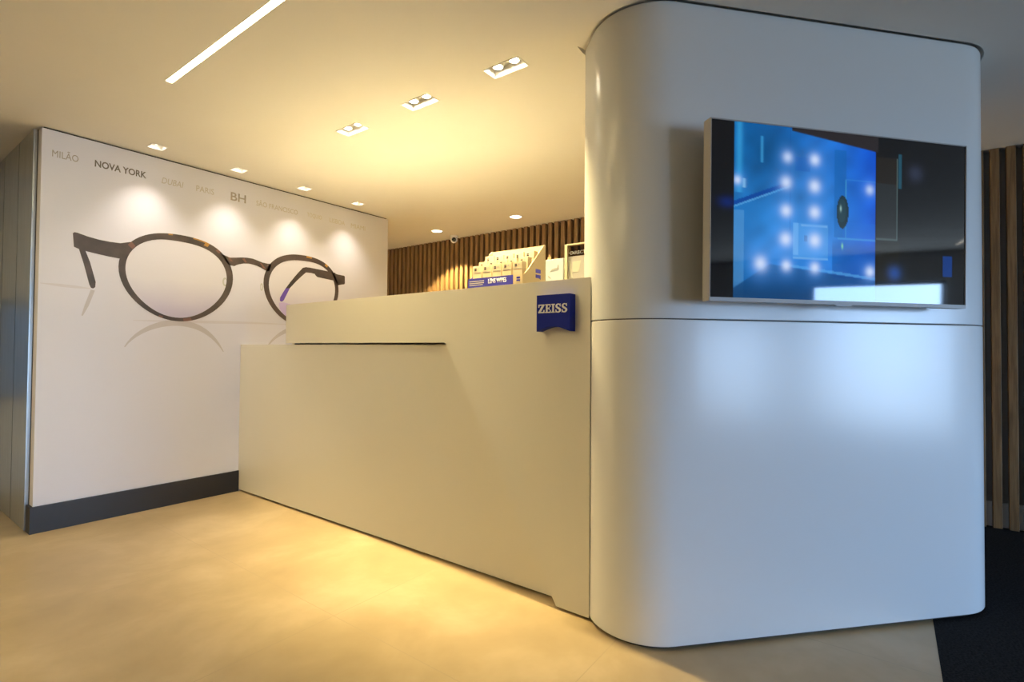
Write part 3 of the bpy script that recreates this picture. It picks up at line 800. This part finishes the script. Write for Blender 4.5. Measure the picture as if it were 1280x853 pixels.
for s in (-1, 1):
    lr = obj('lamp_ring', socket(0, s * .05, .024, .024), M['white_metal'], tw, True)
    obj('lamp', bulb(bmesh.new(), 0, s * .05, .024, .022), M['lamp'], lr, True)
    light('spot_beam', 'SPOT', (0, s * .05, .008), tw, 102, WARM, spot_size=math.radians(84), spot_blend=.85, shadow_soft_size=.02).rotation_euler = (0, math.radians(-15), 0)
for k in (1, 2):
    o = copy_tree(tw); o.location = (TWIN[k][0], TWIN[k][1], H); o['label'] = TWIN_L[k]
SQ_L = ['small square ceiling spotlight above the left end of the mural, leftmost of four', 'small square ceiling spotlight above the mural, second of four from the left', 'small square ceiling spotlight above the mural, third of four from the left', 'small square ceiling spotlight above the right end of the mural, rightmost of four']
sq = thing('square_downlight', SQ_L[0], 'ceiling light', (SQ[0][0], SQ[0][1], H), 'square spotlights washing the mural')
obj('housing', housing(*SQW, .040), M['white_metal'], sq)
lr = obj('lamp_ring', socket(0, 0, .024, .028), M['white_metal'], sq, True)
obj('lamp', bulb(bmesh.new(), 0, 0, .024, .026), M['lamp_white'], lr, True)
light('spot_beam', 'SPOT', (0, 0, .009), sq, 21, WASH, spot_size=math.radians(86), spot_blend=1.0, shadow_soft_size=.015)
for k in (1, 2, 3):
    o = copy_tree(sq); o.location = (SQ[k][0], SQ[k][1], H); o['label'] = SQ_L[k]
RN_L = ['round ceiling downlight beside the dome camera near the timber slats', 'round ceiling downlight above the display carton near the timber slats']
rn = thing('round_downlight', RN_L[0], 'ceiling light', (RND[0][0], RND[0][1], H), 'round downlights by the timber slats')
obj('trim_ring', lathe(bmesh.new(), 0, 0, [(.058, -.0005), (.058, -.004), (.072, -.0045), (.074, -.0005)], 40), M['white_metal'], rn, True)
obj('diffuser', lathe(bmesh.new(), 0, 0, [(0, -.0025), (.0575, -.0025), (.0575, -.0006), (0, -.0006)], 40), M['downdisc'], rn)
light('spot_beam', 'SPOT', (0, 0, -.012), rn, 250, WARM, spot_size=math.radians(105), spot_blend=.15, shadow_soft_size=.04)
o = copy_tree(rn); o.location = (RND[1][0], RND[1][1], H); o['label'] = RN_L[1]
for k, (a, b, c, d, m) in enumerate(LINES):
    ll = thing('linear_light', ['long slim strip light recessed in the ceiling left of the spotlights', 'slim strip light in the ceiling near the shop windows, mirrored in the television', 'wide warm strip light added in the lobby ceiling to brighten the mural and counter'][k], 'ceiling light', ((a + b) / 2, (c + d) / 2, H))
    fr = Frame(((a + b) / 2, (c + d) / 2, H), (1, 0, 0), (0, 1, 0), (0, 0, 1)); hx, hy = (b - a) / 2, (d - c) / 2
    bm = bmesh.new(); cup(bm, fr, r4(-hx, hx, -hy, hy), r4(-hx + .0015, hx - .0015, -hy + .0015, hy - .0015), 0, .03)
    at_parent(obj('channel', bm, M['white_metal'], ll))
    bm = bmesh.new(); fbox(bm, fr, -hx + .0016, hx - .0016, -hy + .0016, hy - .0016, .001, .006)
    at_parent(obj('diffuser', bm, M[m], ll))
# dome camera
dc = thing('ceiling_camera', 'small white dome security camera on the ceiling against the timber slats', 'security camera', (4.53, 4.225, H))
obj('base', lathe(bmesh.new(), 0, 0, [(0, .001), (.050, .001), (.052, -.010), (.046, -.018), (.0, -.018)], 36), M['white_metal'], dc, True)
look = Vector((-.74, -.66, -.14)).normalized(); rot = look.to_track_quat('Z', 'Y').to_matrix().to_4x4(); rot.translation = Vector((0, 0, -.045))
def turned(prof):
    bm = lathe(bmesh.new(), 0, 0, prof, 32); bmesh.ops.transform(bm, matrix=rot, verts=bm.verts); return bm
ball = obj('ball', turned([(0, -.043)] + [(.043 * math.sin(a_), -.043 * math.cos(a_)) for a_ in [PI * i / 18 for i in range(1, 14)]] + [(.027, .030), (0, .030)]), M['white_metal'], dc, True)
obj('lens', turned([(0, .0305), (.026, .0305), (.024, .036), (.012, .040), (0, .041)]), M['lens_glass'], ball, True)

# ------------------------------------------------------------------ daylight outside
wd = bpy.data.worlds.new('World'); scene.world = wd; wd.use_nodes = True
N, L = wd.node_tree.nodes, wd.node_tree.links
bg = N['Background']
tc = N.new('ShaderNodeTexCoord'); sp = N.new('ShaderNodeSeparateXYZ'); L.new(tc.outputs['Generated'], sp.inputs[0])
r = N.new('ShaderNodeValToRGB'); e = r.color_ramp.elements
mr = N.new('ShaderNodeMapRange'); mr.inputs[1].default_value = -.3; mr.inputs[2].default_value = .6
L.new(sp.outputs['Z'], mr.inputs[0]); L.new(mr.outputs[0], r.inputs['Fac'])
e[0].position = .15; e[0].color = (.34, .42, .50, 1); e[1].position = .40; e[1].color = (.52, .81, 1.27, 1)
L.new(r.outputs['Color'], bg.inputs['Color']); bg.inputs['Strength'].default_value = 19.5

# ------------------------------------------------------------------ camera
cam = bpy.data.cameras.new('camera'); co = bpy.data.objects.new('camera', cam); COL.objects.link(co)
cam.sensor_width = 36; cam.sensor_fit = 'HORIZONTAL'; cam.lens = 36 * 640.0 / 1280; cam.clip_start = .05
yaw, pitch, roll = math.radians(36.424), math.radians(1.0564), math.radians(.4734)
F = Vector((math.cos(yaw) * math.cos(pitch), math.sin(yaw) * math.cos(pitch), math.sin(pitch)))
R = Vector((math.sin(yaw), -math.cos(yaw), 0)); Up = R.cross(F)
R_ = R * math.cos(roll) + Up * math.sin(roll); U_ = -R * math.sin(roll) + Up * math.cos(roll)
co.matrix_world = Matrix(((R_.x, U_.x, -F.x, 0), (R_.y, U_.y, -F.y, 0), (R_.z, U_.z, -F.z, CAM_Z), (0, 0, 0, 1)))
scene.camera = co

vs = scene.view_settings
scene.display_settings.display_device = 'sRGB'
vs.view_transform = 'Standard'; vs.look = 'None'; vs.gamma = 1; vs.exposure = .40; vs.use_curve_mapping = False
cy = scene.cycles
cy.use_denoising = True; cy.max_bounces = 10; cy.diffuse_bounces = 6; cy.glossy_bounces = 4; cy.transparent_max_bounces = 8
cy.sample_clamp_indirect = 4; cy.caustics_reflective = False; cy.caustics_refractive = False; cy.blur_glossy = .5
